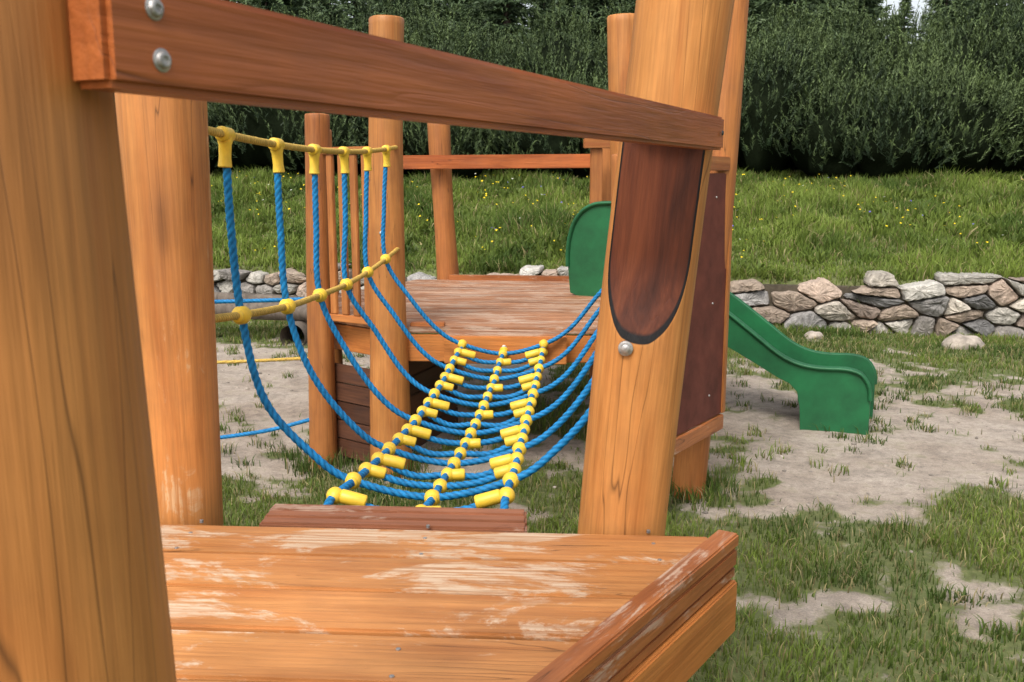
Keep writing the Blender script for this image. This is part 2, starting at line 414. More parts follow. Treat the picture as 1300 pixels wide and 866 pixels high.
add(x,y,.04+.16*rng.random(len(x))*fbm(x,y,3,71),.004+.003*rng.random(len(x)),.7,.08)
x,y=scatter(-9,10,8.7,18,360000,lambda x,y:vis(x,y)&(wdist(x,y)>.2)&(wdist(x,y)<6.5))
cl=fbm(x,y,1.9,80); add(x,y,.04+.22*rng.random(len(x))*np.clip(2.6*(cl-.28),.1,1.6),.0045+.004*rng.random(len(x)),.9,.09,1.1)
x,y=scatter(-9,10,8.7,17,70000,lambda x,y:vis(x,y)&(wdist(x,y)>.2)&(wdist(x,y)<6)&(fbm(x,y,1.5,84)>.55))
add(x,y,.06+.14*rng.random(len(x)),.013+.010*rng.random(len(x)),1.5,.02,.8)
x,y=scatter(-7,9,8.5,12,110000,lambda x,y:(wdist(x,y)>.10)&(wdist(x,y)<.42)&(fbm(x,y,2,88)>.42))
add(x,y,.05+.13*rng.random(len(x)),.004+.003*rng.random(len(x)),1.8,.1)
Vs=[];Fs=[];Cs=[];o=0
for v,f,c in parts: Vs.append(v);Fs.append(f+o);Cs.append(c);o+=len(v)
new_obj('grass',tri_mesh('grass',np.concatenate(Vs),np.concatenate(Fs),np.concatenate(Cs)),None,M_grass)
def flowers(name,n,cols,cond,x0,x1,y0,y1,s0,s1,h0,h1):
    x,y=scatter(x0,x1,y0,y1,n,cond); z=height(x,y)+rng.uniform(h0,h1,len(x)); V=[];F=[];C=[]
    for a,b_,c in zip(x,y,z):
        s=random.uniform(s0,s1); cc=random.choice(cols); tl=Vector((random.uniform(-.5,.5),random.uniform(-1,.2),1)).normalized()
        u=tl.orthogonal().normalized(); v=tl.cross(u); base=len(V); V.append((a,b_,c)); C.append(cc)
        for k in range(8):
            rr=s*(1 if k%2 else .6); p=Vector((a,b_,c))+(u*math.cos(k*.785)+v*math.sin(k*.785))*rr+tl*.3*s; V.append(tuple(p)); C.append(cc)
        for k in range(8): F.append((base,base+1+k,base+1+(k+1)%8))
    return new_obj(name,tri_mesh(name,V,F,np.array(C)),None,vcol(name+'_mat',.6,False,trans=.2))
flowers('wildflower_patch',1500,[(.80,.60,.02)]*8+[(.6,.6,.5)]+[(.15,.12,.5)],lambda x,y:vis(x,y)&(wdist(x,y)>.4)&(wdist(x,y)<5)&(fbm(x,y,.8,90)>.48),-8,9,9,17,.011,.021,.10,.2)
# gravel
V=[];F=[];C=[]
ico=bmesh.new(); bmesh.ops.create_icosphere(ico,subdivisions=1,radius=1); iv=np.array([v.co[:] for v in ico.verts]); ico.verts.index_update(); iF=np.array([[v.index for v in f.verts] for f in ico.faces]); ico.free()
x,y=scatter(-5,6,2,10.5,4200,lambda x,y:vis(x,y)&(wdist(x,y)<-.1)&(gmask(x,y)<.6))
z=height(x,y)
for k in range(len(x)):
    s=.003+.012*random.random()**4+(.018 if random.random()<.01 else 0)
    v=iv*(s*np.array([random.uniform(.7,1.3),random.uniform(.7,1.3),random.uniform(.4,.8)]))*(1+rng.uniform(-.2,.2,(len(iv),1)))
    F.append(iF+len(V)*len(iv)); V.append(v+np.array([x[k],y[k],z[k]+.2*s]))
    c=random.uniform(.20,.46); C.append(np.tile([c,c*.86,c*.72],(len(iv),1)))
new_obj('gravel',tri_mesh('gravel',np.concatenate(V),np.concatenate(F),np.concatenate(C)),None,vcol('gravel_mat',.9,True))

# ------------------------------------------------------------ stone retaining wall
wall=empty('stone_retaining_wall')
L=float(np.linalg.norm(WB-WA)); sites=[]
AN=2.0
rows=[.06,.19,.325,.455,.56]
for row in range(5):
    u=-.2+random.random()*.3
    while u<L+.2:
        wd=random.choice([.16,.22,.30,.40,.50])*random.uniform(.85,1.15); sites.append((u+wd/2,rows[row]+random.uniform(-.04,.04))); u+=wd
sites=[s for s in sites if random.random()>.16]
V=[];F=[];C=[]
pal=[(.30,.27,.24),(.40,.37,.32),(.22,.21,.20),(.36,.28,.215),(.46,.43,.38),(.27,.21,.17),(.33,.31,.29),(.52,.46,.38),(.42,.32,.25)]
for si,(sx,sz) in enumerate(sites):
    top=.585+.05*math.sin(sx*1.7)+.03*math.sin(sx*5.3+1)+random.uniform(-.05,.04)
    if sz>top-.04: continue
    poly=[(sx-.7,-.12*AN),(sx+.7,-.12*AN),(sx+.7,top*AN),(sx-.7,top*AN)]
    for sj,(tx,tz) in enumerate(sites):
        if si!=sj and abs(tx-sx)<1.3:
            dx,dz=tx-sx,(tz-sz)*AN; l=math.hypot(dx,dz)
            if l>1e-6:
                mx=sx+dx/2-dx/l*.009; mz=sz*AN+dz/2-dz/l*.018
                poly=clip(poly,mx,mz,dx/l,dz/l)
            if len(poly)<3: break
    if len(poly)<3: continue
    P=np.array(poly); P[:,1]/=AN
    pts=[]
    for k in range(len(P)):
        a=P[k];b_=P[(k+1)%len(P)]; m=max(1,int(np.linalg.norm(b_-a)/.028))
        for q in range(m): pts.append(a+(b_-a)*q/m)
    pts=np.array(pts)
    pts=.5*pts+.25*np.roll(pts,1,0)+.25*np.roll(pts,-1,0)
    pts+=rng.uniform(-.006,.006,pts.shape); n=len(pts); c0=pts.mean(0)
    if n<5: continue
    base=len(V); dep=random.uniform(-.02,.07)
    tilt=rng.uniform(-.4,.4,2); pk=c0+rng.uniform(-.25,.25,2)*(pts.max(0)-pts.min(0))
    for sc,d_ in ((1,.28),(1,-.0),(.955,-.020),(.80,-.034),(.4,-.042)):
        for p in pts:
            cc0=c0 if sc>.9 else c0*.4+pk*.6
            q=cc0+(p-cc0)*sc; dd=d_-dep+(tilt@(q-c0) if d_<.1 else 0)+(random.uniform(-.008,.008) if d_<.01 else 0)
            w=WA+WD*q[0]+WN*(dd+.05); V.append((w[0],w[1],q[1]))
    w=WA+WD*pk[0]+WN*(-.045-dep+.05); V.append((w[0],w[1],pk[1]))
    for r in range(4):
        for k in range(n):
            a=base+r*n+k;b_=base+r*n+(k+1)%n; F.append((a,b_,b_+n)); F.append((a,b_+n,a+n))
    for k in range(n): F.append((base+4*n+k,base+4*n+(k+1)%n,base+5*n))
    cc=np.array(random.choice(pal))*random.uniform(.75,1.2); C.append(np.tile(cc,(5*n+1,1)))
me=tri_mesh('stones',V,F,np.concatenate(C)); smooth(me); me.set_sharp_from_angle(angle=math.radians(24))
new_obj('stones',me,wall,vcol('stone_mat',.9,True,bump=1.0,scale=14))
p0=WA+WN*.17; p1=WB+WN*.17
board('mortar_core',(p0[0],p0[1],.24),(p1[0],p1[1],.24),.14,.46,wall,plain('mortar',(.085,.07,.05),.9,var=.4,scale=14,bump=.8,spec=.1))

# ------------------------------------------------------------ hedge of mountain pine
hedge=empty('pine_shrub_hedge')
E=[]
def wp(u,w): p=WA+WD*u+WN*w; return p
rs=random.Random(11)
for (w0,w1,h0,h1,st) in ((5.3,6.2,1.2,2.0,.85),(6.7,7.6,1.8,2.6,.85),(8.2,9.4,2.1,3.15,.95)):
    u=-4
    while u<21:
        p=wp(u,rs.uniform(w0,w1)); z=float(height(p[0],p[1])); H=rs.uniform(h0,h1)
        E.append((p[0],p[1],z+H*.46,rs.uniform(.6,1.05),rs.uniform(.65,1.0),H*.58)); u+=st*rs.uniform(.65,1.3)
E=np.array(E)
per=1000
bs=[];ax=[];cv=[]
for e in E:
    d=rng.normal(size=(per,3)); d/=np.linalg.norm(d,axis=1)[:,None]
    k=(d[:,1]<.3)&(d[:,2]>-.35-.2*rng.random(per)); d=d[k]
    lump=1+.42*(fbm(d[:,0]*3+e[0],d[:,2]*3+d[:,1]*2+e[1],1.3,5)-.5)*2
    p=e[:3]+d*e[3:]*lump[:,None]*rng.uniform(.80,1.06,(len(d),1))
    q=(p[:,None,:]-E[None,:,:3])/E[None,:,3:]
    ins=((q**2).sum(-1)<.58).any(1); p=p[~ins]; d=d[~ins]; lump=lump[~ins]
    bs.append(p); a=d*.65+np.array([0,0,1.0]); a+=rng.normal(size=a.shape)*.28; ax.append(a/np.linalg.norm(a,axis=1)[:,None])
    cv.append(np.clip(1.0*rs.random()-.25+.65*(d[:,2]*.6+.3)+.9*(lump-1),-.6,1.3))  # random bush tone, plus painted light: paler upward and on lumps, darker hollows
bs=np.concatenate(bs);ax=np.concatenate(ax);cv=np.concatenate(cv); n=len(bs)
NN=18
t=np.tile(np.linspace(0,1,NN),(n,1))+rng.uniform(-.03,.03,(n,NN)); Ls=rng.uniform(.14,.46,n)
root=bs[:,None,:]+ax[:,None,:]*(t*Ls[:,None])[...,None]
nd=rng.normal(size=(n,NN,3)); nd-= (nd*ax[:,None,:]).sum(-1,keepdims=True)*ax[:,None,:]; nd/=np.linalg.norm(nd,axis=-1,keepdims=True)
dr=nd*.7+ax[:,None,:]*.85; dr/=np.linalg.norm(dr,axis=-1,keepdims=True)
nl=rng.uniform(.06,.10,(n,NN))*(1.1-.45*t); side=np.cross(dr,ax[:,None,:]); side/=np.linalg.norm(side,axis=-1,keepdims=True)+1e-6
tip=root+dr*nl[...,None]; wv=side*.0085
V=np.stack([root-wv,root+wv,tip],2).reshape(-1,3); F=np.arange(len(V)).reshape(-1,3)
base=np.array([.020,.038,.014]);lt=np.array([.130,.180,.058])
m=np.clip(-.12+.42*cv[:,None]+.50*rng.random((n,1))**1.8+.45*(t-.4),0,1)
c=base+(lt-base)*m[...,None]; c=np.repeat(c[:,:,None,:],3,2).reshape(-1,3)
M_needle=vcol('pine_needles',.6,False)
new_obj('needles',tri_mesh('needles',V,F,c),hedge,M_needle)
print('hedge tris',len(F))
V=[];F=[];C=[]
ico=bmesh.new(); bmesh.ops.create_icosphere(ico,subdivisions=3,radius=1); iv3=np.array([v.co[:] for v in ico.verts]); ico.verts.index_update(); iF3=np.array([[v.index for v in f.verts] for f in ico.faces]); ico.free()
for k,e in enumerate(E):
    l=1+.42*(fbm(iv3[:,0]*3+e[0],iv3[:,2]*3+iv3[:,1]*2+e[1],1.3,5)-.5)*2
    V.append(e[:3]+iv3*e[3:]*.72*l[:,None]); F.append(iF3+k*len(iv3)); C.append(np.tile([.008,.012,.005],(len(iv3),1)))  # near-black core: shade between and below the shoots put into its colour
new_obj('inner_shade_core',tri_mesh('inner',np.concatenate(V),np.concatenate(F),np.concatenate(C)),hedge,vcol('inner_mat',.9,True,spec=.05))

# ------------------------------------------------------------ spruces
def spruce_mesh(seed,H):
    r=np.random.default_rng(seed); V=[];C=[]
    seg=8
    R0=.26*H; z=.06*H
    while z<H*.985:
        f=1-z/H; Rb=R0*(f**.8)*r.uniform(.8,1.15)+.05
        nb=int(7+9*f)
        for k in range(nb):
            a=r.random()*6.283; L=Rb*r.uniform(.6,1.12); d=np.array([math.cos(a),math.sin(a),0])
            nc=max(3,int(L/.10))
            for q in range(nc):
                s=(q+.6)/nc; droop=-.28*L*s+.22*L*s*s
                p=d*L*s+np.array([0,0,z+droop]); pd=np.array([-d[1],d[0],0])
                wid=.30*L*(1-s*.75)+.05
                for _ in range(7):
                    o=pd*r.uniform(-wid,wid)*.8+np.array([0,0,r.uniform(-.05,.03)])+d*r.uniform(-.06,.06)
                    sz=r.uniform(.08,.19); dirv=d*r.uniform(.2,1)+pd*r.uniform(-1,1)+np.array([0,0,r.uniform(-.7,.25)]); dirv/=np.linalg.norm(dirv)
                    sd=np.cross(dirv,r.normal(size=3)); sd/=np.linalg.norm(sd)
                    V+= [p+o-sd*sz*.18,p+o+sd*sz*.18,p+o+dirv*sz]
                    m=np.clip(s*.6+r.uniform(-.2,.45),0,1); cc=np.array([.022,.044,.020])+(np.array([.085,.125,.048])-np.array([.022,.044,.020]))*m
                    C+=[cc,cc,cc]
        z+=H*.028*r.uniform(.8,1.2)*(0.6+.7*f)
    V=np.array(V); F=np.arange(len(V)).reshape(-1,3); C=np.array(C)
    n0=len(V); tv=[];tf=[]
    for i_,zz_ in enumerate((-.3,H*.3,H*.7,H*1.0)):
        rr=.022*H*(1-max(0,zz_)/H)+.008
        for j_ in range(seg): tv.append((rr*math.cos(j_*.785),rr*math.sin(j_*.785),zz_))
    for i_ in range(3):
        for j_ in range(seg):
            a=n0+i_*seg+j_;b_=n0+i_*seg+(j_+1)%seg; tf+=[(a,b_,b_+seg),(a,b_+seg,a+seg)]
    V=np.concatenate([V,np.array(tv)]); F=np.concatenate([F,np.array(tf)]); C=np.concatenate([C,np.tile([.06,.04,.03],(len(tv),1))])
    return tri_mesh('spruce',V,F,C)
SM=[spruce_mesh(21,6.0),spruce_mesh(22,6.6),spruce_mesh(23,5.4)]
for m_ in SM: m_.materials.append(M_needle)
rs=random.Random(5)
for (yy,x0,x1,st,s0,s1) in ((22,-13,15,1.7,.6,.95),(26,-16,18,1.6,.8,1.2),(32,-20,23,1.7,1.0,1.5),(40,-26,29,2.0,1.3,1.9)):
    x=x0
    while x<x1:
        o=new_obj('spruce_tree',rs.choice(SM)); px=x+rs.uniform(-.7,.7); py=yy+rs.uniform(-1.8,1.8)
        s=rs.uniform(s0,s1)*(.74 if px>.37*py else 1); o.location=(px,py,float(height(px,py))-.05); o.scale=(s*rs.uniform(.95,1.2),s*rs.uniform(.95,1.2),s); o.rotation_euler=(0,0,rs.uniform(0,6.28)); x+=st*rs.uniform(.75,1.3)

# ------------------------------------------------------------ near platform
near=empty('wooden_play_platform')
ZD=.78
P=[(-1.2,2.185),(.452,2.075),(.458,2.01),(-.33,.85),(-1.25,.85),(-1.6,1.5)]
planks(P,(.45,2.078),(1,-.062),.172,.009,ZD-.035,ZD,near,M_deck,name='deck_plank',jit=.0025,bev=.005)
d=Vector((.563,.8265,0)); n_=Vector((.8265,-.563,0)); q=Vector((.458,2.01,0))
def rimb(name,off,zc,w,h,a0,a1,mat):
    p=q+n_*off; board(name,tuple(p+d*a0+Vector((0,0,zc))),tuple(p+d*a1+Vector((0,0,zc))),w,h,near,mat,.004)
rimb('rim_cap',.026,.806,.050,.030,-1.42,.005,M_rim)
rimb('rim_board_upper',.033,.768,.034,.040,-1.42,.0,M_rim)
rimb('rim_board_mid',.030,.733,.034,.026,-1.42,.0,M_rim)
rimb('rim_board_lower',.036,.655,.040,.122,-1.42,-.006,M_side)
board('deck_beam_back',(-1.1,2.13,.68),(.40,2.035,.68),.05,.12,near,M_side)
board('deck_beam_mid',(-1.4,1.5,.68),(.05,1.45,.68),.05,.12,near,M_side)
for k in range(3):
    y0=2.155+k*.049
    board('step_slat',(-.612,y0+.04,.760),(.036,y0-.002,.760),.042,.028,near,M_step,.006)
board('step_beam',(-.60,2.27,.695),(.03,2.225,.695),.04,.095,near,M_step)
post('corner_post_front',(-.373,.676,-.02),(-.385,.66,2.4),.112,.105,near,M_post,64,3,.03,step=.02)
post('corner_post_back_left',(-.835,2.30,-.02),(-.838,2.30,2.3),.103,.10,near,M_postw,64,5,.05,step=.02)
def cutf(x,y,z):
    fx,fy=-.24,-.97; pr=x*fx+y*fy
    if z<1.235 or z>1.715: dd=.3
    elif z<1.45: dd=.110-.049*math.sin((z-1.235)/.215*math.pi/2)
    else: dd=.061
    ex=pr-dd; m=ex>0
    x=np.where(m,x-fx*ex*.93,x); y=np.where(m,y-fy*ex*.93,y)
    return x,y,np.clip(.5+ex*14,0,1)
post('corner_post_back_right',(.212,2.20,-.02),(.425,2.21,2.45),.100,.112,near,M_postc,200,9,.035,cutf,.006)
post('corner_post_left',(-1.5,1.5,-.02),(-1.5,1.5,2.0),.1,.1,near,M_post,40,12,.04)
rd=Vector((.43,.903,0)); rn=Vector((-.903,.43,0)); r0=Vector((-.252,.612,1.690)); 
a0=r0+rn*.0185; board('hand_rail',tuple(a0),tuple(a0+rd*1.665),.037,.070,near,M_rail,.005)
mb=MB()
for z_ in (1.708,1.6755):
    p=r0+rd*(.040+(.004 if z_<1.69 else 0)); p.z=z_
    mb.lathe(p+rn*.0,-rn,[(-.002,.0078),(.0008,.0078),(.0012,.0072),(.0016,.0060),(.0035,.0054),(.0042,.0042),(.0040,.0026),(.0028,.0022),(.0026,.0004)],24)
p=Vector((.257,2.104,1.214)); mb.lathe(p,(-.12,-1,-.02),[(-.03,.017),(.001,.017),(.002,.0155),(.0021,.0105),(.007,.0105),(.009,.008),(.0095,.002)],6+18)
for ky in range(5):
    for xx in (-.75,-.2,.32):
        yy_=2.13-ky*.172-.0
        for dy in (.02,-.06):
            X_=xx; Y_=yy_+dy-.062*(xx-.45)-.05
            if Y_>.95 and X_<.458-(2.01-Y_)*.68-.03: mb.lathe((X_,Y_,ZD-.002),(0,0,1),[(-.004,.0045),(.0026,.0045),(.0034,.003),(.003,.001)],12)
mb.out('bolts',near,M_metal)
mb=MB(); mb.lathe((.385,2.115,1.757),(-.12,-1,0),[(-.03,.012),(.010,.012),(.013,.004)],16); mb.lathe(Vector((.452,2.08,1.69)),-rn,[(0,.006),(.003,.004)],14)
mb.out('dark_bolts',near,M_black)

# ------------------------------------------------------------ far platform
far=empty('wooden_play_platform')
FP=[(-.60,5.12),(.66,5.06),(.80,6.2),(.55,7.42),(-.75,7.55),(-1.30,6.5),(-1.12,5.56)]
planks(FP,(-.6,5.12),(1,-.05),.15,.010,ZD-.035,ZD,far,M_deck2,name='deck_plank',jit=.003)
for k in range(len(FP)):
    a=Vector((*FP[k],0)); b_=Vector((*FP[(k+1)%len(FP)],0)); dd=(b_-a).normalized(); nn=Vector((dd.y,-dd.x,0))
    a=a-nn*.02+dd*.02; b_=b_-nn*.02-dd*.02
    board('deck_beam',(a.x,a.y,.665),(b_.x,b_.y,.665),.04,.15,far,M_side)
board('deck_edge_strip',(-.5,7.50,.80),(.54,7.39,.80),.05,.045,far,M_rim)
board('deck_edge_strip',(-.56,5.16,.792),(-.37,5.15,.792),.05,.025,far,M_rim)
for k in range(3): board('step_slat',(-.355,5.02-k*.055+.016,.765),(.285,5.02-k*.055-.016,.765),.05,.03,far,M_deck2,.004)
board('step_front',(-.355,4.885,.70),(.285,4.853,.70),.035,.145,far,M_side)
post('corner_post_left_front',(-.69,5.12,-.05),(-.650,5.12,2.40),.106,.092,far,M_post,48,21,.07)
post('corner_post_left',(-1.13,5.42,-.12),(-1.08,5.42,1.93),.080,.072,far,M_postd,40,22,.06)
post('corner_post_back_left',(-.50,7.60,-.05),(-.56,7.6,2.01),.095,.085,far,M_postd,40,23,.10)
post('corner_post_right_front',(.665,5.2,-.05),(.595,5.2,2.42),.085,.085,far,M_post,40,24,.05)
post('corner_post_right_back',(.72,7.3,-.05),(.70,7.3,1.9),.09,.085,far,M_postd,40,25,.05)
post('corner_post_back',(-1.3,6.6,-.05),(-1.3,6.6,1.9),.09,.085,far,M_postd,40,26,.05)
post('panel_post',(.905,4.62,-.05),(1.04,4.66,2.7),.085,.088,far,M_postd,40,27,.04)
post('panel_post',(.50,4.03,-.05),(.50,4.05,1.68),.07,.07,far,M_postd,40,28,.04)
board('back_rail',(-.95,7.46,1.70),(.72,7.30,1.71),.035,.105,far,M_rail)
A=Vector((-1.05,5.38,0)); B=Vector((-.76,5.19,0)); dd=(B-A).normalized(); ang=math.atan2(dd.y,dd.x)
board('slat_rail_top',(A.x,A.y,1.735),(B.x,B.y,1.735),.04,.04,far,M_slatx)
board('slat_rail_bottom',(A.x,A.y,.80),(B.x,B.y,.80),.04,.04,far,M_slatx)
for k in range(4):
    p=A+(B-A)*((k+.5)/4); slat('slat',p.x,p.y,.822,1.713,.048,.022,ang,far,M_slat)
A=Vector((-1.17,5.62,0)); B=Vector((-1.3,6.5,0)); ang=math.atan2((B-A).y,(B-A).x)
board('slat_rail_top',(A.x,A.y,1.72),(B.x,B.y,1.72),.04,.05,far,M_slatx)
for k in range(7):
    p=A+(B-A)*((k+.5)/7); slat('slat',p.x,p.y,.70,1.69,.06,.022,ang,far,M_slat)
for k in range(5):
    zc=.075+k*.112
    board('skirt_plank',(-1.08,5.47,zc-.06),(-.74,5.21,zc-.06),.025,.106,far,M_dkpl)
    board('skirt_plank',(-.60,5.26,zc),(-.36,5.95,zc),.025,.106,far,M_dkpl)
A=Vector((.55,3.90,0)); B=Vector((1.045,4.612,0)); dd=(B-A).normalized(); nn=Vector((dd.y,-dd.x,0))
board('panel_sheet',(A.x,A.y,1.02),(B.x,B.y,1.02),.02,1.18,far,M_panel,.003)
board('panel_frame_top',(A.x,A.y,1.655),(B.x+dd.x*.02,B.y+dd.y*.02,1.655),.045,.065,far,M_slatx)
board('panel_frame_bottom',(A.x,A.y,.385),(B.x,B.y,.385),.04,.075,far,M_rim)
slat('panel_frame_side',B.x,B.y,.43,1.62,.035,.04,math.atan2(dd.y,dd.x),far,M_slat)
mb=MB()
for zz_ in (.55,1.0,1.5):
    for tt in (.12,.80):
        p=A.lerp(B,tt)+nn*.012; mb.lathe((p.x,p.y,zz_),nn,[(-.002,.006),(.002,.005),(.003,.002)],12)
board('panel_tie_beam',(.95,4.70,.70),(.70,5.12,.70),.04,.1,far,M_side)
board('panel_tie_beam',(.97,4.72,1.60),(.70,5.12,1.60),.04,.08,far,M_side)
board('gate_board_top',(.52,6.98,1.83),(.80,7.02,1.83),.05,.07,far,M_slatx)
slat('gate_upright',.615,7.02,.79,1.795,.085,.04,.1,far,M_slat)
for z_ in (.70,1.3): mb.lathe((-.69,5.02,z_),(0,-1,0),[(-.02,.012),(.004,.012),(.008,.008),(.009,.001)],16)
for x_ in (-.25,-.04,.17): mb.lathe((x_,4.862,.715),(0,-1,0),[(-.02,.022),(.004,.022),(.012,.012),(.013,.001)],16)
mb.out('bolts',far,M_metal)

# ------------------------------------------------------------ rope bridge
br=empty('rope_bridge')
def cx(y): return -.03-.22*(5-y)/2.65
def zmid(y): return .715-.085*(1-((y-3.68)/1.32)**2)
def hw(y): return .21+.02*max(0,(3.4-y))
YR=[2.60,3.04,3.48,3.92,4.36,4.80]
RB=.0112
yc=MB()
def hrL(y): t=(y-2.25)/2.8; return np.array([-.795+.185*t,y,1.735-.17*t*(1-t)+.02*t-.01])
def hrR(y): t=(y-2.25)/2.8; return np.array([.30+.30*t,y,1.735-.17*t*(1-t)+.02*t-.01])
lowZ={2.25:1.255,2.60:1.218,3.04:1.182,3.48:1.163,3.92:1.153,4.36:1.160,4.80:1.182,5.06:1.215}
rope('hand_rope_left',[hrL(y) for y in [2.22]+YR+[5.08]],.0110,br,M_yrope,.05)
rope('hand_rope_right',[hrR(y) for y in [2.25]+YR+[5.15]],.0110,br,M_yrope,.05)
XL={2.25:-.770,2.60:-.752,3.04:-.729,3.48:-.712,3.92:-.690,4.36:-.667,4.80:-.642,5.06:-.61}
rope('low_rope_left',[(XL[y],y,z) for y,z in lowZ.items()],.0110,br,M_yrope,.05)
rope('low_rope_right',[(2*cx(y)-XL[y]+.03,y,z) for y,z in lowZ.items()],.0110,br,M_yrope,.05)
rr=random.Random(4)
for y in YR:
    c=cx(y); zb=zmid(y); sg=zb-.70
    L_=hrL(y); R_=hrR(y); xl=XL[y]; xr=2*c-xl+.03; lz=lowZ[y]
    jit=rr.uniform(-.02,.02); w=hw(y)
    pts=[L_+np.array([0,0,-.02]),((L_[0]*.5+xl*.5)-.004+jit*.3,y,(L_[2]+lz)/2),(xl,y,lz),
         (c-.462+.4*jit,y+jit,.985+sg*.5),(c-.335,y+jit,.83+sg*.9),(c-w,y,.752+sg),(c,y,zb+.002),(c+w,y,.752+sg),(c+.345,y-jit,.83+sg*.9),(c+.475,y-jit,.985+sg*.5),
         (xr,y,lz),((R_[0]*.5+xr*.5),y,(R_[2]+lz)/2),R_+np.array([0,0,-.02])]
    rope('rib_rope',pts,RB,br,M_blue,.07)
    for H_,f in ((L_,hrL),(R_,hrR)):
        tl=Vector(f(y+.05)-f(y-.05)).normalized()
        yc.sleeve(Vector(H_)-tl*.030,tl,.060,.0205)
        yc.lathe(Vector(H_),(rr.uniform(-.06,.06),rr.uniform(-.06,.06),-1),[(.0,.019),(.02,.020),(.028,.0175),(.062,.0165),(.085,.019),(.088,.016)],18)
    for x_ in (xl,xr):
        yc.ball((x_,y,lz),.0275,(0,1,0),1.1); yc.sleeve((x_,y-.042,lz),(0,1,0),.084,.016)
    for k in (-1,0,1):
        z_=zb+.052*abs(k)
        yc.ball((c+w*k,y,z_),.0250,(0,1,0),1.0); yc.sleeve((c+w*k,y-.032,z_),(0,1,0),.064,.0165)
for k in (-1,0,1):
    ysl=[2.29,2.40,2.6,2.8,3.04,3.26,3.48,3.7,3.92,4.14,4.36,4.58,4.80,4.87]
    def zf(y):
        e=sm(2.25,2.45,y)*(1-sm(4.7,4.95,y)); return zmid(y)+.052*abs(k)*float(e)
    rope('floor_rope',[(cx(y)+hw(y)*k+rr.uniform(-.004,.004),y,zf(y)) for y in ysl],RB,br,M_blue,.07)
    yc.lathe((cx(4.86)+.21*k,4.862,zmid(4.86)),(0,-1,0),[(0,.024),(.01,.024),(.02,.018),(.05,.018),(.052,.013)],16)
SR=[2.42,2.745,2.895,3.19,3.335,3.63,3.775,4.07,4.215,4.51,4.655]
for i_s,y in enumerate(SR):
    c=cx(y); zb=zmid(y); dz=.052*float(sm(2.25,2.45,y)); w=hw(y)
    hang=.006+rr.uniform(0,.016)
    rope('rung_rope',[(c-w,y,zb+dz),(c-w*.5,y,zb+dz*.35-hang),(c,y,zb),(c+w*.5,y,zb+dz*.35-hang),(c+w,y,zb+dz)],RB,br,M_blue,.07)
    for k in (-1,0,1):
        yc.ball((c+w*k,y,zb+dz*abs(k)),.0235,(0,1,0),1.1)
    t1=rr.uniform(-.06,.06)
    if i_s%2==0:
        yc.sleeve((c-w+.014,y,zb+dz),Vector((1,t1,-.28)),.072,.0195)
        yc.sleeve((c+w-.014,y,zb+dz),Vector((-1,t1,-.28)),.072,.0195)
        yc.sleeve((c+.010,y,zb),Vector((1,t1,.03)),.045,.0185)
    else:
        yc.sleeve((c-w+.010,y,zb+dz),Vector((1,t1,-.28)),.050,.0180)
        yc.sleeve((c+w-.010,y,zb+dz),Vector((-1,t1,-.28)),.050,.0180)
yc.out('yellow_connectors',br,M_yel)

# ------------------------------------------------------------ rope walk on the left + ropes behind
rw=empty('rope_climbing_walk')
rope('upper_rope',[(-1.13,5.4,.90),(-1.9,5.3,.895),(-3.2,5.1,.93)],.012,rw,M_blue,.07,step=.012)
rope('middle_rope',[(-1.13,5.4,.555),(-1.9,5.3,.545),(-3.2,5.1,.60)],.010,rw,M_yrope,.05,step=.012)
rope('lower_rope',[(-1.13,5.4,.20),(-1.5,5.35,.12),(-2.0,5.3,.09),(-3.2,5.1,.16)],.012,rw,M_blue,.07,step=.012)
post('end_post',(-3.25,5.1,-.05),(-3.25,5.1,1.6),.09,.085,rw,M_postd,32,41)
cn=empty('climbing_net')
rope('net_rope',[(.60,7.4,.70),(.40,7.9,.45),(.15,8.5,.05)],.010,cn,M_yrope,.05,step=.012)
rope('net_rope',[(-.3,7.5,.62),(0.1,7.5,.54),(.62,7.35,.64)],.010,cn,M_blue,.05,step=.012)
rope('net_rope',[(-.4,7.5,.42),(0.1,7.5,.33),(.66,7.3,.45)],.010,cn,M_yrope,.05,step=.012)

# ------------------------------------------------------------ slide
sl=empty('playground_slide')
O=Vector((.53,6.46,0)); D=Vector((.915,-.405,0)).normalized(); N=Vector((-D.y,D.x,0))
def cat(pts,n=6):
    P=spline([(a,0,b_) for a,b_ in pts],.03); return [(p[0],p[2]) for p in P]
top=cat([(-.14,.80),(-.16,1.05),(-.14,1.22),(-.08,1.35),(.03,1.42),(.14,1.43),(.27,1.41),(.38,1.28),(.52,1.05),(.68,.91),(.90,.77),(1.10,.625),(1.29,.485),(1.42,.43),(1.55,.415),(1.70,.42),(1.79,.395),(1.84,.32),(1.85,.2),(1.85,-.02)])
bed=[(-.12,.805),(.15,.80),(.32,.76),(.55,.69),(.90,.57),(1.10,.46),(1.28,.36),(1.42,.31),(1.55,.295),(1.68,.295),(1.76,.27),(1.80,.20),(1.81,.0)]
bedS=cat(bed)
bot=[(1.79,-.02),(1.44,-.02),(1.43,.14),(1.41,.24),(1.36,.29),(1.28,.325),(1.1,.425),(.90,.53),(.55,.65),(.32,.72),(.15,.76),(-.05,.77)]
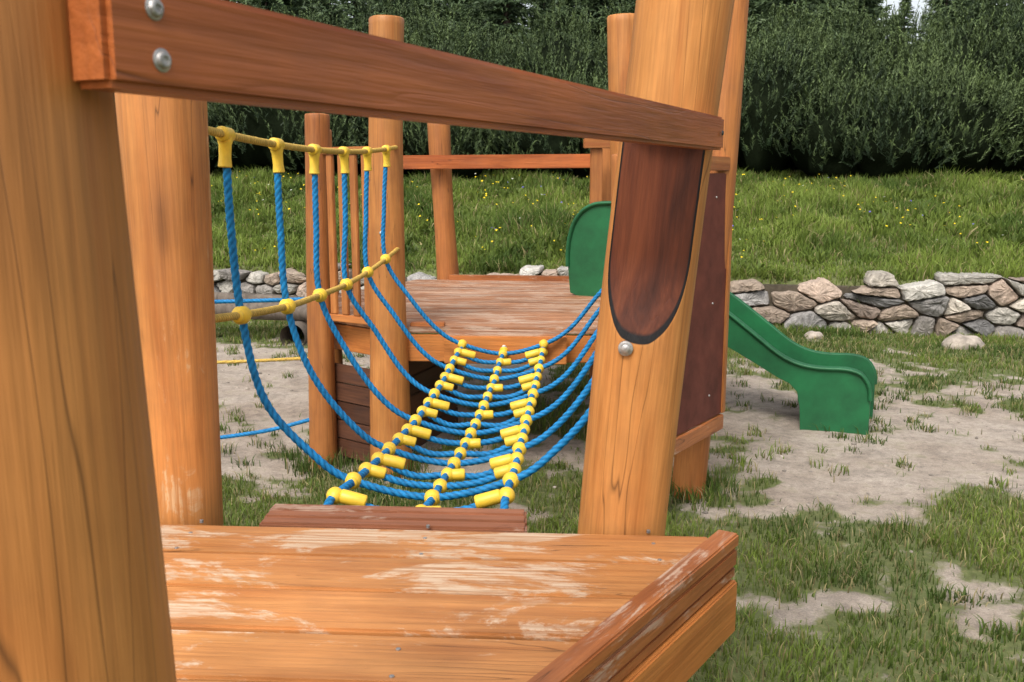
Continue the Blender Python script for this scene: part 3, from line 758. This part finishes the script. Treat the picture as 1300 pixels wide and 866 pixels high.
def side(name,off,th):
    bm=bmesh.new(); pl=top+bot
    vs=[bm.verts.new(O+D*a+N*off+Vector((0,0,b_))) for a,b_ in pl]
    f=bm.faces.new(vs); r=bmesh.ops.extrude_face_region(bm,geom=[f])
    for v in r['geom']:
        if isinstance(v,bmesh.types.BMVert): v.co+=N*th
    bmesh.ops.recalc_face_normals(bm,faces=bm.faces[:])
    bmesh.ops.triangulate(bm,faces=[f for f in bm.faces if len(f.verts)>4])
    me=bpy.data.meshes.new(name); bm.to_mesh(me); bm.free(); o=new_obj(name,me,sl,M_green)
    m=o.modifiers.new('b','BEVEL'); m.width=.010; m.segments=3; m.limit_method='ANGLE'; m.angle_limit=math.radians(60)
    for p in me.polygons: p.use_smooth=True
    me.set_sharp_from_angle(angle=math.radians(40))
side('side_wall_near',0,.035); side('side_wall_far',.47,.035)
V=[];F=[]
for a,b_ in bedS:
    for k in range(9):
        t=k/8; zz_=b_-.035*math.sin(math.pi*t); w_=.034+t*.437
        V.append(tuple(O+D*a+N*w_+Vector((0,0,zz_+.0))))
for i_ in range(len(bedS)-1):
    for k in range(8): F.append((i_*9+k,i_*9+k+1,(i_+1)*9+k+1,(i_+1)*9+k))
me=bpy.data.meshes.new('bed'); me.from_pydata(V,[],F); me.update(); smooth(me); o=new_obj('slide_bed',me,sl,M_green)
m=o.modifiers.new('s','SOLIDIFY'); m.thickness=.012
for off in (-.008,.513):
    C_=[tuple(O+D*a+N*off+Vector((0,0,b_-.012))) for a,b_ in top[6:-6]]
    rope('rolled_lip',C_[::3],.015,sl,M_green,1e6,10,.03)

# ------------------------------------------------------------ log bench
lb=empty('log_bench')
def hlog(name,p0,p1,r,seed): 
    return post(name,p0,p1,r,r*.93,lb,M_log,28,seed,.07)
hlog('seat_log',(-3.6,9.35,.33),(-1.86,9.05,.30),.085,61)
hlog('back_log',(-3.6,9.60,.36),(-1.9,9.32,.33),.08,62)
hlog('support_log',(-2.1,8.85,.08),(-2.05,9.55,.10),.12,63)
hlog('support_log',(-3.4,9.05,.08),(-3.35,9.75,.10),.12,64)

rk=iv3.copy(); l=1+.5*(fbm(rk[:,0]*2+5,rk[:,1]*2+rk[:,2]*1.7+8,1.2,3)-.5)
for nm,px,py,sx,sy,sz in (('boulder',4.25,8.75,.20,.14,.11),('boulder',3.0,9.25,.10,.08,.06)):
    v=rk*l[:,None]*np.array([sx,sy,sz])+np.array([px,py,.02]); 
    me=tri_mesh('boulder',v,iF3,np.tile([.40,.34,.28],(len(v),1))); smooth(me); new_obj(nm,me,None,vcol('boulder_mat',.9,True,bump=.8,scale=12))

# ------------------------------------------------------------ light, sky, camera
W=bpy.data.worlds.new('World'); S.world=W; W.use_nodes=True; nt=W.node_tree
bg=nt.nodes['Background']; sky=nt.nodes.new('ShaderNodeTexSky'); sky.sky_type='NISHITA'; sky.sun_disc=False
el=math.radians(52); az=math.radians(205)
sky.sun_elevation=el; sky.sun_rotation=az; sky.dust_density=4; sky.air_density=1.0; sky.ozone_density=1.0
hs=nt.nodes.new('ShaderNodeHueSaturation'); hs.inputs['Saturation'].default_value=.30; hs.inputs['Value'].default_value=1.65
nt.links.new(sky.outputs[0],hs.inputs['Color']); nt.links.new(hs.outputs[0],bg.inputs['Color']); bg.inputs['Strength'].default_value=.15
sd=bpy.data.lights.new('sun','SUN'); sd.energy=2.0; sd.angle=math.radians(18); sd.color=(1,.965,.91)
so=bpy.data.objects.new('sun',sd); COL.objects.link(so)
dirv=Vector((math.sin(az)*math.cos(el),math.cos(az)*math.cos(el),math.sin(el)))
so.rotation_euler=dirv.to_track_quat('Z','Y').to_euler(); so.location=(0,-5,12)
cd=bpy.data.cameras.new('camera'); cam=bpy.data.objects.new('camera',cd); COL.objects.link(cam)
cam.location=(0,0,1.6); cam.rotation_euler=(math.radians(90-9.93),0,0)
cd.sensor_width=36; cd.lens=33.23; cd.clip_start=.05; cd.clip_end=1500
cd.dof.use_dof=True; cd.dof.focus_distance=4.0; cd.dof.aperture_fstop=15
S.camera=cam
S.view_settings.view_transform='Standard'; S.view_settings.look='None'; S.view_settings.exposure=0; S.view_settings.gamma=1
